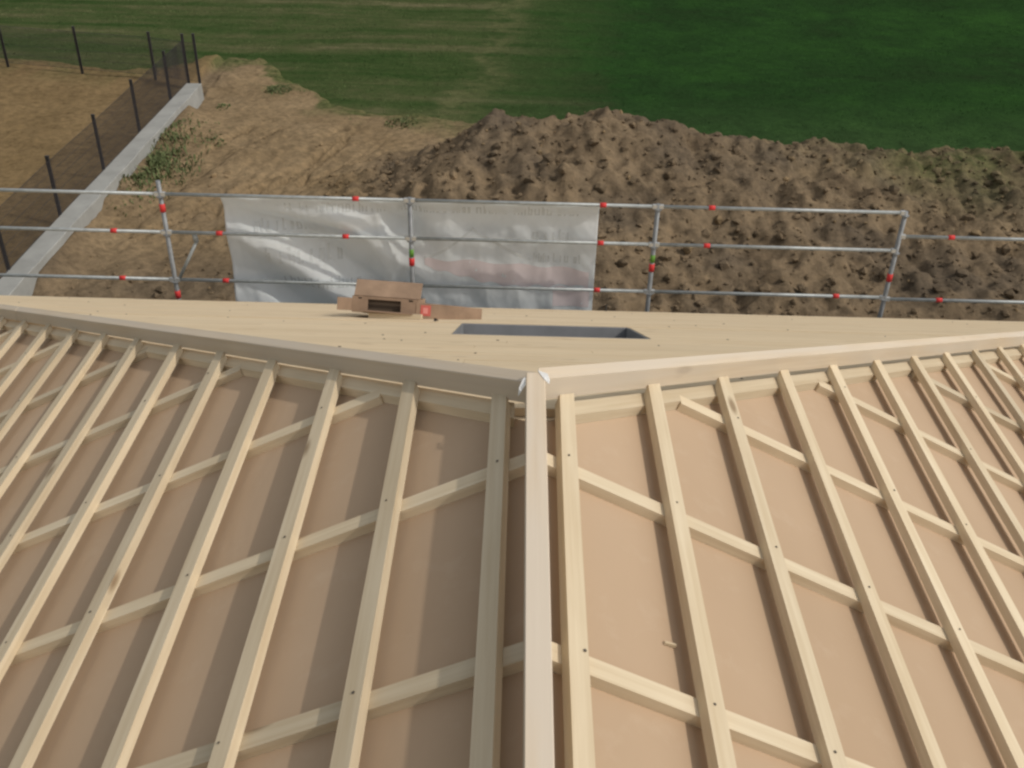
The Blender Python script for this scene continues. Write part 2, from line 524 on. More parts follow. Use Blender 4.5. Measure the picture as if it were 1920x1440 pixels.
tag(link('grass', np_mesh('grass', BV, np.arange(n_ * 3).reshape(-1, 3)), M_BLADE),
    'short green grass blades all over the meadow', 'grass', kind='stuff')

# clods of soil
ico = bmesh.new(); bmesh.ops.create_icosphere(ico, subdivisions=1, radius=1)
IV = np.array([v.co[:] for v in ico.verts]); IF = np.array([[v.index for v in f.verts] for f in ico.faces]); ico.free()
CV, CF, CC = [], [], []
cnt = 0
while cnt < 5200:
    x, y = RNG.uniform(-7.6, 13), RNG.uniform(9.2, 19.5)
    i, j = cell(x, y)
    if heapm[i, j] < RNG.random() * 1.0 - .06: continue
    if out[i, j] > .2: continue
    r = .020 * np.exp(RNG.exponential(.45)); r = min(r, .11)
    S = r * RNG.uniform(.65, 1.35, 3) * np.array([1, 1, .75])
    P = IV * (1 + RNG.normal(0, .16, (len(IV), 1))) * S
    a = RNG.uniform(0, 6.28); ca_, sa_ = np.cos(a), np.sin(a)
    P = P @ np.array([[ca_, sa_, 0], [-sa_, ca_, 0], [0, 0, 1]]) + np.array([x, y, H[i, j] + r * .05])
    CF.append(IF + len(CV) * len(IV)); CV.append(P)
    CC.append(np.tile([1.0 if RNG.random() < .05 else sandf[i, j], 0, weedf[i, j] * .5, 1], (len(IV), 1)))
    cnt += 1
me = np_mesh('soil_clods', np.concatenate(CV), np.concatenate(CF))
ca = me.color_attributes.new('kind_of_soil', 'FLOAT_COLOR', 'POINT')
ca.data.foreach_set('color', np.concatenate(CC).astype(np.float32).ravel())
tag(link('soil_clods', me, M_SOIL), 'loose brown clods covering the heap of dug soil', 'soil', kind='stuff')

# ================================================================== HOUSE
T = 0.5082                          # roof slope (rise over run)
K = math.hypot(T, 1)
H0 = -0.56                          # where the ridge meets both hips
YB = -9.0                           # far gable behind the camera
XE = 6.86                           # eaves
BH = .031                           # batten height
house = empty('house', (0, -1, ZG))
tag(house, 'unfinished hipped roof of the house with pale timber battens and bare plank hip end', 'house')

for n, a in (('wall', (-6.35, -6.05, YB + .1, 5.75)), ('wall', (6.05, 6.35, YB + .1, 5.75)), ('wall', (-6.35, 6.35, 5.76, 6.02))):
    link(n, box(n, a[0], a[1], a[2], a[3], ZG - .2, -3.62), M_RENDER, house)
gv = [(-6.3, YB, ZG - .2), (6.3, YB, ZG - .2), (6.3, YB, -3.45), (0, YB, -.25), (-6.3, YB, -3.45)]
gv += [(x, y + .25, z) for x, y, z in gv]
link('wall', pyd('wall', gv, [(0, 1, 2, 3, 4), (9, 8, 7, 6, 5)] + [(i, 5 + i, 5 + (i + 1) % 5, (i + 1) % 5) for i in range(5)]), M_RENDER, house)


def slope(sg):
    """one main roof slope; sg = -1 left, +1 right"""
    off = -2 * BH * K
    # membrane sheet with thickness
    def P(x, y, o=off): return (sg * x, y, -T * x + o)
    wm = -.60
    nseg = 40
    V, F = [], []
    pts = [(0.0, YB), (XE, YB)] + [(XE, XE + wm)] + [(0.0, wm)]
    top = [P(x, y) for x, y in pts]; bot = [P(x, y, off - .03) for x, y in pts]
    V = top + bot
    F = [(0, 1, 2, 3), (7, 6, 5, 4)] + [(i, 4 + i, 4 + (i + 1) % 4, (i + 1) % 4) for i in range(4)]
    if sg < 0: F = [f[::-1] for f in F]
    s = link('roof_slope', pyd('roof_slope', V, F), M_MEMB, house)
    s['label'] = 'shaded left roof slope of tan membrane under battens' if sg < 0 else 'sunlit right roof slope of tan membrane under battens'
    nV, nF = [], []
    # counter battens, running down the slope on the membrane
    q = Vector((sg, 0, -T)).normalized()
    ax_n = Vector((sg * T, 0, 1)).normalized()
    ax_y = ax_n.cross(q)
    k = 0
    cbys = []
    y = -.125
    for i in range(-10, 14):
        yy = -.125 - i * .667 + random.uniform(-.008, .008)
        w = .052
        x0 = .035 + random.uniform(-.01, .02) if yy < -.62 else yy + .64 + random.uniform(-.01, .03)
        if i in (1, 2): x0 = (.034 if sg > 0 else .024)
        if x0 > XE - .4: continue
        cbys.append((yy, x0))
        L = (XE - x0) * K
        # two lengths butted together
        br = random.uniform(.45, .7) * L
        for a, b in ((0, br), (br + .003, L)):
            me = box('counter_batten', 0, b - a, -w / 2, w / 2, 0, BH - .0005)
            base = Vector((sg * x0, yy, -T * x0)) + ax_n * (-2 * BH + .0004) + q * a
            dy = random.uniform(-.004, .004)
            M = Matrix((q, ax_y, ax_n)).transposed().to_4x4(); M.translation = base + Vector((0, dy, 0))
            link('counter_batten', me, M_BATTEN, s, M)
    # strip along the hip
    wn_, wf_ = (-.642, -.565) if sg < 0 else (-.635, -.562)
    bx0 = .10
    for a, b in ((.06, 3.9), (3.904, XE)):
        c8 = []
        d = Vector((sg, 1, -T)).normalized()
        pr = Vector((sg * 1, -1, 0)).normalized(); pr = (pr - d * pr.dot(d))
        nn = Vector((sg * T, 0, 1)).normalized()
        for x in (a, b):
            for w in (wn_, wf_):
                for o in (-2 * BH * K + .0006, -BH * K - .0006):
                    c8.append((sg * x, x + w, -T * x + o))
        # local frame with X along the hip
        M = Matrix((d, nn.cross(d), nn)).transposed().to_4x4(); M.translation = Vector(c8[0]); Mi = M.inverted()
        f8 = [Mi @ Vector(c) for c in c8]
        me = hexa('hip_strip', f8)
        link('hip_strip', me, M_BATTEN, s, M)
    # tile battens, parallel to the ridge
    b1 = .081 if sg < 0 else .0695
    wend = -.592 if sg < 0 else -.572
    for i in range(23):
        x = b1 + i * .30 + (random.uniform(-.006, .006) if i else 0)
        if x > XE - .06: break
        wid = .0435
        ye = x + wend
        # breaks over counter battens
        cand = [c for c, x0 in cbys if c < ye - .9 and x0 < x]
        cuts = []
        if sg < 0 and i == 3: cuts = [-1.458]
        elif cand and random.random() < .8:
            cand2 = [c for c in cand if c < -2.2]
            if cand2: cuts = [random.choice(cand2)]
        ends = [None] + cuts + [YB]
        for a, b in zip(ends[:-1], ends[1:]):
            o0 = random.uniform(-.003, .003); n = 7
            V = []
            j0 = random.uniform(-.004, .004); j1 = random.uniform(-.004, .004); bow = random.uniform(-.007, .007); lift = random.uniform(0, .0015)
            ystart = a - .0025 if a is not None else ye
            org = Vector((sg * x, ystart, -T * x))
            # local frame: X along -y
            lx_ = Vector((0, -1, 0)); lz_ = ax_n; ly_ = lz_.cross(lx_)
            M = Matrix((lx_, ly_, lz_)).transposed().to_4x4(); M.translation = org; Mi = M.inverted()
            L = ystart - (b + .0025)
            for s_ in range(n + 1):
                u = s_ / n
                dx = j0 * (1 - u) + j1 * u + bow * 4 * u * (1 - u)
                for xx in (x + dx, x + wid + dx):
                    for hgt in (-BH + .0006, lift):
                        pt = Vector((sg * xx, ystart - L * u, -T * xx)) + ax_n * hgt
                        if s_ == 0 and a is None: pt.y = abs(pt.x) + wend
                        V.append(Mi @ pt)
            F = []
            for s_ in range(n):
                o = s_ * 4; p_ = o + 4
                F += [(o, o + 1, p_ + 1, p_), (o + 2, p_ + 2, p_ + 3, o + 3), (o, p_, p_ + 2, o + 2), (o + 1, o + 3, p_ + 3, p_ + 1)]
            F += [(0, 2, 3, 1), (n * 4, n * 4 + 1, n * 4 + 3, n * 4 + 2)]
            me = pyd('batten', V, F)
            bmm = bmesh.new(); bmm.from_mesh(me); bmesh.ops.recalc_face_normals(bmm, faces=bmm.faces); bmm.to_mesh(me); bmm.free()
            link('batten', me, M_BATTEN, s, M)
        # nails
        for cy, x0 in cbys:
            if cy < -4 or cy > ye - .03 or x0 > x or random.random() < .25: continue
            c = Vector((sg * (x + wid * random.uniform(.3, .7)), cy + random.uniform(-.015, .015), 0)); c.z = -T * abs(c.x); c += ax_n * .002
            v, f = tubevf(c, c + ax_n * .0015, random.uniform(.0028, .0042), 6)
            b0 = len(nV); nV += v; nF += [tuple(g + b0 for g in q_) for q_ in f]
    tag(link('nail_heads', pyd('nail_heads', nV, nF), M_NAIL, s), kind='stuff')
    return s


slope_l = slope(-1)
slope_r = slope(1)

# ridge board and hip boards
def local_beam(name, c8, d, up, mat, parent):
    d = d.normalized(); yv = up.cross(d).normalized(); zv = d.cross(yv)
    M = Matrix((d, yv, zv)).transposed().to_4x4(); M.translation = Vector(c8[0]); Mi = M.inverted()
    me = hexa(name, [Mi @ Vector(c) for c in c8])
    bmm = bmesh.new(); bmm.from_mesh(me); bmesh.ops.recalc_face_normals(bmm, faces=bmm.faces)
    bmesh.ops.bevel(bmm, geom=list(bmm.edges), offset=.002, segments=1, affect='EDGES')
    bmm.to_mesh(me); bmm.free()
    return link(name, me, mat, parent, M)


for a, b in ((YB, -4.603), (-4.6, -.538)):
    c8 = [(x, y, z) for y in (a, b) for x in (-.030, .0235) for z in (-.03, .0615)]
    rb = local_beam('ridge_board', c8, Vector((0, 1, 0)), Vector((0, 0, 1)), M_BOARD, house)
for sg, wn_, wf_ in ((-1, -.592, -.532), (1, -.570, -.510)):
    for a, b in ((.004, 3.2), (3.203, XE + .02)):
        c8 = []
        for x in (a, b):
            for w in (wn_, wf_):
                for z in (-.013, .060):
                    xx = x
                    c8.append((sg * xx, xx + w, -T * xx + z))
        local_beam('hip_board', c8, Vector((sg, 1, -T)), Vector((0, 0, 1)), M_BOARD, house)
# rafter under the hips and ridge closes the gap to the deck
for sg in (-1, 1):
    c8 = [(sg * x, x + w, -T * x + z) for x in (.06, XE - .1) for w in (-.60, -.50) for z in (-.30, -.112)]
    local_beam('hip_rafter', c8, Vector((sg, 1, -T)), Vector((0, 0, 1)), M_BATTEN, house)

# torn white sealing tape on the ridge end
def scrap(pts, th=.0015):
    V = [Vector(p) for p in pts]; n = (V[1] - V[0]).cross(V[2] - V[0]).normalized() * th
    k = len(V)
    vv = V + [v + n for v in V]
    return pyd('tape_scrap', vv, [tuple(range(k))[::-1], tuple(range(k, 2 * k))] + [(i, (i + 1) % k, k + (i + 1) % k, k + i) for i in range(k)])


link('tape_scrap', scrap([(-.031, -.60, .060), (-.031, -.57, .0635), (-.038, -.572, .061), (-.049, -.60, .047), (-.051, -.613, .028), (-.044, -.610, .040)]), M_TAPE, house)
link('tape_scrap', scrap([(.020, -.575, .0625), (.034, -.59, .056), (.036, -.57, .057), (.03, -.545, .0615), (.002, -.53, .0625)]), M_TAPE, house)

# plank deck of the hip end ------------------------------------------------
TD = T - .0102
DO = -.065
KD = math.hypot(TD, 1)
deck = link('plank_deck', None, None, house, Matrix.Translation((0, H0, DO)))
deck['label'] = 'sunlit hip end of bare yellowish planks with a skylight opening'
SK = (-.457, .782, 2.47, 3.65)      # skylight opening in plan
dq = Vector((0, 1, -TD)).normalized(); dn = Vector((0, TD, 1)).normalized(); dxv = Vector((1, 0, 0))
PWD = .125                           # plank width along y in plan
y = H0 + .10
row = 0
while y < 6.29:
    y1 = min(y + PWD, 6.30)
    g = .0013
    ya, yb = y + g, y1 - g
    xa, xb = ya - H0 - .015, yb - H0 - .015
    holes = not (yb <= SK[2] or ya >= SK[3])
    if holes and (ya < SK[2] or yb > SK[3]):
        if ya < SK[2]: yb = SK[2]
        else: ya = SK[3]
        y1 = yb + g if ya < SK[2] else y1
        holes = False
        xa, xb = ya - H0 - .015, yb - H0 - .015
    spans = []
    segs = [(-1, 1)] if not holes else [(-1, SK[0]), (SK[1], 1)]
    for l_, r_ in segs:
        La = (-xa, -xb) if l_ == -1 else (l_, l_)
        Ra = (xa, xb) if r_ == 1 else (r_, r_)
        lo, hi = max(La), min(Ra)
        cuts = []
        if hi - lo > 2.2:
            c = lo + random.uniform(.6, 3.2)
            while c < hi - .5:
                cuts.append(c); c += random.uniform(2.0, 4.5)
        ed = [La] + [(c, c) for c in cuts] + [Ra]
        for (a, b) in zip(ed[:-1], ed[1:]):
            spans.append(((a[0] + .0012, b[0] - .0012), (a[1] + .0012, b[1] - .0012)))
    for (x0a, x1a), (x0b, x1b) in spans:
        dz = random.uniform(-.0006, .0006); tilt = random.uniform(-.0006, .0006)
        ext = random.uniform(-.006, .012) if y1 >= 6.30 else 0
        org = Vector((x0a, ya, DO - TD * (ya - H0)))
        M = Matrix((dxv, dq, dn)).transposed().to_4x4(); M.translation = org; Mi = M.inverted()
        c8 = []
        for x_a, x_b in ((x0a, x0b), (x1a, x1b)):
            for xx, yy in ((x_a, ya), (x_b, yb + ext)):
                for h_ in (-.024, dz + (tilt if yy > ya else -tilt)):
                    c8.append(Mi @ (Vector((xx, yy, DO - TD * (yy - H0))) + dn * h_))
        link('plank', hexa('plank', c8), M_PLANK, deck, M)
    y = y1 if not (y1 - y < .01) else y + PWD
    row += 1
# underlay that closes the joints
uv_ = []
def DP(x, y_, o): return Vector((x, y_, DO - TD * (y_ - H0))) + dn * o
rim = [(-(SK[2] - H0), SK[2]), ((SK[2] - H0), SK[2]), ((SK[3] - H0), SK[3]), (-(SK[3] - H0), SK[3])]
sh = []
for poly in ([(0, H0), (-(SK[2] - H0), SK[2]), (SK[2] - H0, SK[2])],
             [(-(SK[2] - H0), SK[2]), (-(SK[3] - H0), SK[3]), (SK[0], SK[3]), (SK[0], SK[2])],
             [(SK[1], SK[2]), (SK[1], SK[3]), (SK[3] - H0, SK[3]), (SK[2] - H0, SK[2])],
             [(-(SK[3] - H0), SK[3]), (-(6.28 - H0), 6.28), (6.28 - H0, 6.28), (SK[3] - H0, SK[3])]):
    t_ = [DP(*p_, -.026) for p_ in poly]; b_ = [DP(*p_, -.05) for p_ in poly]; k = len(poly)
    sh.append((t_ + b_, [tuple(range(k))[::-1], tuple(range(k, 2 * k))] + [(i, (i + 1) % k, k + (i + 1) % k, k + i) for i in range(k)]))
link('underlay', pyd('underlay', *merge(*sh)), M_PLANK, deck)
# lined shaft of the skylight
def panel(p, q_, thick):
    a, b = DP(*p, -.004), DP(*q_, -.004); t_ = Vector((*thick, 0))
    dwn = dn * -.42
    return hexa('shaft_lining', [a, a + dwn, a + t_, a + t_ + dwn, b, b + dwn, b + t_, b + t_ + dwn])
e = .002
for p_, q_, th in (((SK[0] + e, SK[2] + e), (SK[1] - e, SK[2] + e), (0, .012)), ((SK[0] + e, SK[3] - e), (SK[1] - e, SK[3] - e), (0, -.012)),
                   ((SK[0] + e, SK[2] + .015), (SK[0] + e, SK[3] - .015), (.012, 0)), ((SK[1] - e, SK[2] + .015), (SK[1] - e, SK[3] - .015), (-.012, 0))):
    link('shaft_lining', panel(p_, q_, th), M_LINING, deck)
fl = [DP(x, y_, -.40 + o) for x in (SK[0] + .016, SK[1] - .016) for y_ in (SK[2] + .016, SK[3] - .016) for o in (-.02, 0)]
link('shaft_floor', hexa('shaft_floor', fl), M_LINING, deck)
# nail heads of the deck
nV, nF = [], []
for i in range(60):
    yy = random.uniform(.0, 6.2); xx = random.uniform(-(yy - H0) + .1, yy - H0 - .1)
    if SK[0] - .05 < xx < SK[1] + .05 and SK[2] - .05 < yy < SK[3] + .05: continue
    c = DP(xx, yy, .001); v, f = tubevf(c, c + dn * .003, random.uniform(.004, .009), 6)
    b0 = len(nV); nV += v; nF += [tuple(g_ + b0 for g_ in q_) for q_ in f]
tag(link('nail_heads', pyd('nail_heads', nV, nF), M_NAIL, deck), kind='stuff')

# ================================================================== SCAFFOLD
SY = 6.85
PX = [-6.305, -3.745, -1.175, 1.383, 3.93, 6.49]
scaf = empty('scaffold', (0, SY, ZG))
tag(scaf, 'galvanised tube scaffold with guard rails and red markers beyond the plank eave', 'scaffold')
PT = [-2.50, -2.405, -2.52, -2.52, -2.53, -2.74]
posts = []
for x, zt in zip(PX, PT):
    p_ = tube('post', (x, SY, ground_z(x, SY) - .05), (x, SY, zt), .0242, M_POSTST, scaf, 14); posts.append(p_)
    for z in (-2.545, -2.972, -3.522, -5.0):
        if z > zt - .01: continue
        v, f = tubevf((0, 0, -.004), (0, 0, .004), .045, 8)
        link('rosette', pyd('rosette', v, f), M_POSTST, p_, Matrix.Translation((x, SY, z - .03)))
    q_ = tube('inner_post', (x, 6.13, ground_z(x, 6.7) - .05), (x, 6.13, -3.95), .0242, M_STEEL, scaf, 12)
    tube('cross_tube', (x, 6.13, -4.4), (x, SY, -4.4), .0242, M_STEEL, scaf, 10)


def band(x, z, along, mat, parent, name, L=.036, r=.0272):
    d = Vector((L / 2, 0, 0)) if along == 'x' else Vector((0, 0, L / 2))
    c = Vector((x, SY, z))
    return tube(name, c - d, c + d, r, mat, parent, 12)


rails = []
def rail(i, z, j=None):
    a, b = PX[i] + .045, PX[i + 1] - .045
    r = tube('guard_rail', (a, SY - .004, z), (b, SY - .004, z), .0182, M_STEEL, scaf, 12)
    for x in (a - .012, b + .012):
        hd, hf = boxvf(-.022, .022, -.017, .017, -.02, .021)
        link('wedge_head', pyd('wedge_head', hd, hf), M_STEELW, r, Matrix.Translation((x, SY - .006, z)))
    rails.append((a, b, z, r)); return r


for i in range(4):
    for z in (-2.545, -2.972, -3.528): rail(i, z)
for z in (-2.808, -3.545): rail(4, z)
for x, z in ((-4.30, -2.972), (-3.19, -2.972), (-4.31, -3.528), (-3.193, -3.528), (-1.73, -2.545), (.817, -2.545), (.819, -2.972), (.817, -3.528),
             (1.936, -2.545), (1.936, -2.972), (3.40, -3.528), (4.465, -2.808), (4.518, -3.545), (-1.86, -2.972), (-5.7, -2.545)):
    for a, b, zz, r in rails:
        if abs(zz - z) < .01 and a < x < b:
            band(x, z, 'x', M_RED, r, 'red_band', .066, .0245); break
# the bands of the rails sit on the rail axis
for i, z in ((1, -2.697), (1, -3.707), (2, -3.242), (3, -3.240), (4, -3.287)): band(PX[i], z, 'z', M_RED, posts[i], 'red_band', .088, .0295)
for i, z in ((2, -3.14), (3, -3.135)): band(PX[i], z, 'z', M_GREEN, posts[i], 'green_band', .09, .0252)
tube('brace', (PX[1] + .03, SY, -3.55), (-3.452, SY + .02, -3.08), .017, M_STEEL, scaf)
tube('brace_head', (-3.455, SY + .02, -3.09), (-3.467, SY + .02, -2.99), .026, M_STEEL, scaf)
# walking boards below the eave
for i in range(5):
    for j in range(2):
        y0 = 6.16 + j * .34
        link('scaffold_deck', box('scaffold_deck', PX[i] + .06, PX[i + 1] - .06, y0, y0 + .32, -4.37, -4.31), M_STEEL, scaf)

# ================================================================== BANNER
BX0, BX1, BZ0, BZ1 = -3.150, .790, -4.05, -2.575


def cloth(x, z):
    u = (x - BX0) / (BX1 - BX0); w = (BZ1 - z) / (BZ1 - BZ0)
    lf = 1 - sstep(.42, .62, u)
    # swags hanging from the left rail ends
    tri = lambda p: np.arcsin(.985 * np.sin(2 * np.pi * p)) * .637
    s1 = tri((w * .95 - u * 1.30 + .08 * np.sin(u * 6 + 2 * w)) * 1.9 + .1) * .046
    s2 = tri((w * 1.5 + np.abs(u - .27) ** 2 * 5 + .2) * 1.6) * .022 * (1 - sstep(.1, .4, w)) + tri(u * 5 - w * 2.1) * .012 * w
    l_ = 2.3 * (s1 * sstep(.02, .25, w + .2 * u) + s2) * lf * (.35 + .65 * sstep(0, .12, u))
    r_ = (tri(u * 11 + .25 * np.sin(w * 4)) * .008 + tri(u * 4.6 + .35 * w) * .013 + tri(u * 2.2 - 1.3 * w) * .012) * (.3 + .7 * sstep(0, .3, w))
    v_ = np.exp(-((u - .455 - .05 * (1 - w)) / .022) ** 2) * .05 * (1 - .5 * w) - np.exp(-((u - .41 - .03 * w) / .02) ** 2) * .035
    fine = (fbm(x * 7, z * 5, 3, 4) - .5) * .03
    d = .125 + l_ + 1.1 * r_ * (1 - .5 * lf) + v_ + fine
    d = .028 + .03 * np.logaddexp(0, (d - .028) / .03)       # the rails hold it back
    return SY + d * (.35 + .65 * sstep(0, .10, w))  + .018 * (1 - sstep(0, .10, w))


nxb, nzb = 230, 84
bu, bw = np.meshgrid(np.linspace(BX0, BX1, nxb), np.linspace(BZ1, BZ0, nzb))
sag = .014 * np.sin((bu - BX0) / (BX1 - BX0) * np.pi * 6) ** 2
bzz = bw - sag * (1 - (BZ1 - bw) / (BZ1 - BZ0))
byy = cloth(bu, bw)
V1 = np.stack([bu, byy, bzz], -1).reshape(-1, 3); V2 = V1 + np.array([0, .002, 0])
ib = np.arange(nxb * nzb).reshape(nzb, nxb)
qa = np.stack([ib[:-1, :-1], ib[1:, :-1], ib[1:, 1:], ib[:-1, 1:]], -1).reshape(-1, 4)
nb0 = nxb * nzb
rim_ = np.concatenate([ib[0, :], ib[1:, -1], ib[-1, -2::-1], ib[-2:0:-1, 0]])
qe = np.stack([rim_, np.roll(rim_, -1), np.roll(rim_, -1) + nb0, rim_ + nb0], -1)
bm_me = np_mesh('banner', np.concatenate([V1, V2]), np.concatenate([qa, qa[:, ::-1] + nb0, qe]), True)
banner = link('banner', bm_me, M_BANNER)
tag(banner, 'creased white advertising banner seen from behind, hung on the scaffold rails', 'banner')


def print_strip(poly_fn, name, mat, n=24):
    """thin print that follows the cloth: poly_fn(t) -> (x, z_low, z_high)"""
    V, F = [], []
    for i in range(n + 1):
        x, za, zb = poly_fn(i / n)
        for s in range(4):
            z = za + (zb - za) * s / 3
            V.append((x, float(cloth(np.array(x), np.array(z))) - .0025, z))
    for i in range(n):
        for s in range(3):
            o = i * 4 + s; F.append((o, o + 4, o + 5, o + 1))
    return link(name, pyd(name, V, F, True), mat, banner)


def letters(x0, x1, z, h, mat, seed):
    """faint, unreadable mirrored lettering: strokes of one row joined"""
    rr = random.Random(seed); V, F = [], []
    x = x0
    def quad(xa, xb, za, zb):
        b0 = len(V); nz = 4
        for xx in (xa, xb):
            for s in range(nz + 1):
                zz = za + (zb - za) * s / nz
                V.append((xx, float(cloth(np.array(xx), np.array(zz))) - .0025, zz))
        for s in range(nz): F.append((b0 + s, b0 + nz + 1 + s, b0 + nz + 2 + s, b0 + s + 1))
    while x < x1:
        w = h * rr.uniform(.35, .7); st = h * .2; up = h * (1.35 if rr.random() < .3 else 1)
        quad(x, x + st, z, z + up)
        k = rr.random()
        if k < .7: quad(x + w - st, x + w, z, z + h)
        if k < .5: quad(x + st, x + w - st, z + h - st, z + h)
        if k > .35: quad(x + st, x + w - st, z, z + st)
        x += w + h * rr.uniform(.18, .3)
        if rr.random() < .12: x += h * .5
    return tag(link('lettering', pyd('lettering', V, F, True), mat, banner), kind='stuff')


letters(-2.5, -.2, -2.73, .085, M_PRINT, 1)
letters(-.1, .6, -2.73, .085, M_PRINT, 2)
letters(-2.85, -2.1, -3.0, .10, M_PRINT, 3)
letters(-2.75, -1.95, -3.33, .13, M_PRINT, 4)
letters(-2.6, -1.75, -3.62, .09, M_PRINT, 5)
letters(.10, .55, -3.02, .10, M_PRINT, 6)
letters(.12, .62, -3.28, .08, M_PRINT, 7)
# outline of a roof and the broad brush stroke under it
apx, apz = -.53, -2.90
print_strip(lambda t_: (-1.05 + .52 * t_, -3.24 + .34 * t_ ** 1.5 - .022, -3.24 + .34 * t_ ** 1.5 + .012), 'roof_outline', M_PRINT)
print_strip(lambda t_: (apx + .62 * t_, apz - .34 * t_ ** .8 - .022, apz - .34 * t_ ** .8 + .012), 'roof_outline', M_PRINT)
print_strip(lambda t_: (-1.05 + 1.78 * t_, -3.30 - .22 * t_ - .10 * math.sin(math.pi * min(1, t_ * 1.1)) - .03 - .03 * math.sin(23 * t_) ** 2,
                        -3.25 - .10 * t_ ** 1.5 - .03 * math.sin(11 * t_) ** 2), 'brush_stroke', M_PRINTR, 60)
print_strip(lambda t_: (.35 + .40 * t_, -3.80, -3.58 + .02 * math.sin(9 * t_)), 'brush_stroke', M_PRINTR, 12)

# ================================================================== CARTON on the deck
def deckM(x, y_, rot, lift=0.0):
    M = Matrix((dxv, dq, dn)).transposed().to_4x4()
    M.translation = DP(x, y_, lift)
    return M @ Matrix.Rotation(rot, 4, 'Z')


cM = deckM(-1.345, 4.02, math.radians(-3), .042) @ Matrix.Rotation(math.radians(2.5), 4, 'Y')
carton = link('cardboard_carton', None, None, None, cM)
tag(carton, 'opened brown cardboard carton lying on the planks near the skylight opening', 'carton')
W_, D_, Hh, tk = .52, .40, .128, .006
def cpart(name, mat, *bs):
    return link(name, pyd(name, *merge(*[boxvf(*b) for b in bs])), mat, carton, cM)
# front wall with a cut-out window and two grip holes
xa, xb, za, zb = .125, .385, .022, .108
cpart('front_panel', M_CARD, (0, W_, 0, tk, 0, za), (0, xa, 0, tk, za, zb), (xb, W_, 0, tk, za, zb), (0, .045, 0, tk, zb, Hh), (.075, .445, 0, tk, zb, Hh), (.48, W_, 0, tk, zb, Hh))
cpart('shade_panel', M_CARDSHADE, (.01, W_ - .01, .05, .055, .01, Hh - .012))  # dark sheet behind the window, stands in for the shaded interior
cpart('side_panel', M_CARD, (0, tk, tk, D_, 0, Hh))
cpart('side_panel', M_CARD, (W_ - tk, W_, tk, D_, 0, Hh))
cpart('back_panel', M_CARD, (tk, W_ - tk, D_ - tk, D_, 0, Hh))
cpart('bottom_panel', M_CARD, (tk, W_ - tk, tk, D_ - tk, 0, tk))
def cflap(name, mat, hinge, rotv, axis, b):
    Mf = cM @ Matrix.Translation(Vector(hinge)) @ Matrix.Rotation(math.radians(rotv), 4, axis)
    o = link(name, pyd(name, *boxvf(*b)), mat, carton, Mf); return o
cflap('top_flap', M_CARD, (0, .02, Hh + .002), 56, 'X', (.010, W_ + .015, 0, .15, 0, tk))
cflap('bottom_flap', M_CARD, (.10, .002, .004), -8, 'X', (0, .40, -.13, 0, -tk, 0))
cflap('corner_flap', M_CARD, (.004, .004, .010), -70, 'Z', (-.006, 0, -.12, 0, 0, .10))
Mf = cM @ Matrix.Translation(Vector((W_ - .012, -.004, -.014)))
wv, wf = [], []
cols = ((0, 0, 0, .122), (.17, .045, .001, .118), (.33, .10, .004, .112), (.50, .185, .010, .100))
for k, (x, y_, z0, z1) in enumerate(cols):
    wv += [(x, y_, z0), (x, y_, z1), (x + .001, y_ + tk, z0), (x + .001, y_ + tk, z1)]
for k in range(3):
    o = k * 4; p_ = o + 4
    wf += [(o, p_, p_ + 1, o + 1), (o + 2, o + 3, p_ + 3, p_ + 2), (o + 1, p_ + 1, p_ + 3, o + 3), (o, o + 2, p_ + 2, p_)]
wf += [(0, 1, 3, 2), (12, 14, 15, 13)]
wing = link('side_flap', pyd('side_flap', wv, wf), M_CARD, carton, Mf)
WM[wing] = Mf
Mw = Mf @ Matrix.Rotation(math.atan2(.045, .17), 4, 'Z')
link('red_label', pyd('red_label', *boxvf(.035, .115, -.003, -.001, .022, .105)), M_CARDRED, wing, Mw)
link('label_print', pyd('label_print', *boxvf(.055, .092, -.0038, -.0032, .040, .085)), plain('pale_red_print', (.66, .25, .22), .7), wing, Mw)

p0, p1 = DP(-.86, 4.86, .022), DP(-1.47, 4.34, .118)
dd = (p1 - p0).normalized(); sd_ = dn.cross(dd).normalized()
oM = Matrix((dd, sd_, dd.cross(sd_))).transposed().to_4x4(); oM.translation = p0
tag(link('timber_offcut', box('timber_offcut', 0, (p1 - p0).length, -.024, .024, -.016, .016), M_BATTEN, None, oM),
    'short pale timber offcut leaning out left behind the cardboard carton', 'offcut')
oM = deckM(-.98, 3.93, math.radians(-8), .0)
tag(link('timber_offcut', box('timber_offcut', -.22, .2, -.025, .025, .002, .04), M_BATTEN, None, oM),
    'timber offcut lying under the front of the cardboard carton', 'offcut')
def screw(x, y_, label, mat=M_SCREW, s=1.0):
    v, f = merge(tubevf((0, 0, .012 * s), (.05 * s, 0, .006 * s), .006 * s, 8), tubevf((-.008 * s, 0, .0125 * s), (0, 0, .012 * s), .012 * s, 10))
    return tag(link('screw', pyd('screw', v, f), mat, None, deckM(x, y_, random.uniform(0, 3), .002)), label, 'screw')
screw(-.66, 3.72, 'dark screw on the planks just right of the carton')
vv, ff = merge(tubevf((0, 0, -.005), (0, 0, .055), .009, 8), tubevf((0, 0, .055), (0, 0, .063), .02, 10))
tag(link('eave_bolt', pyd('eave_bolt', vv, ff), M_SCREW, None, deckM(.868, 6.2, 0, .003)), 'small dark bolt standing at the plank eave below the banner edge', 'bolt')

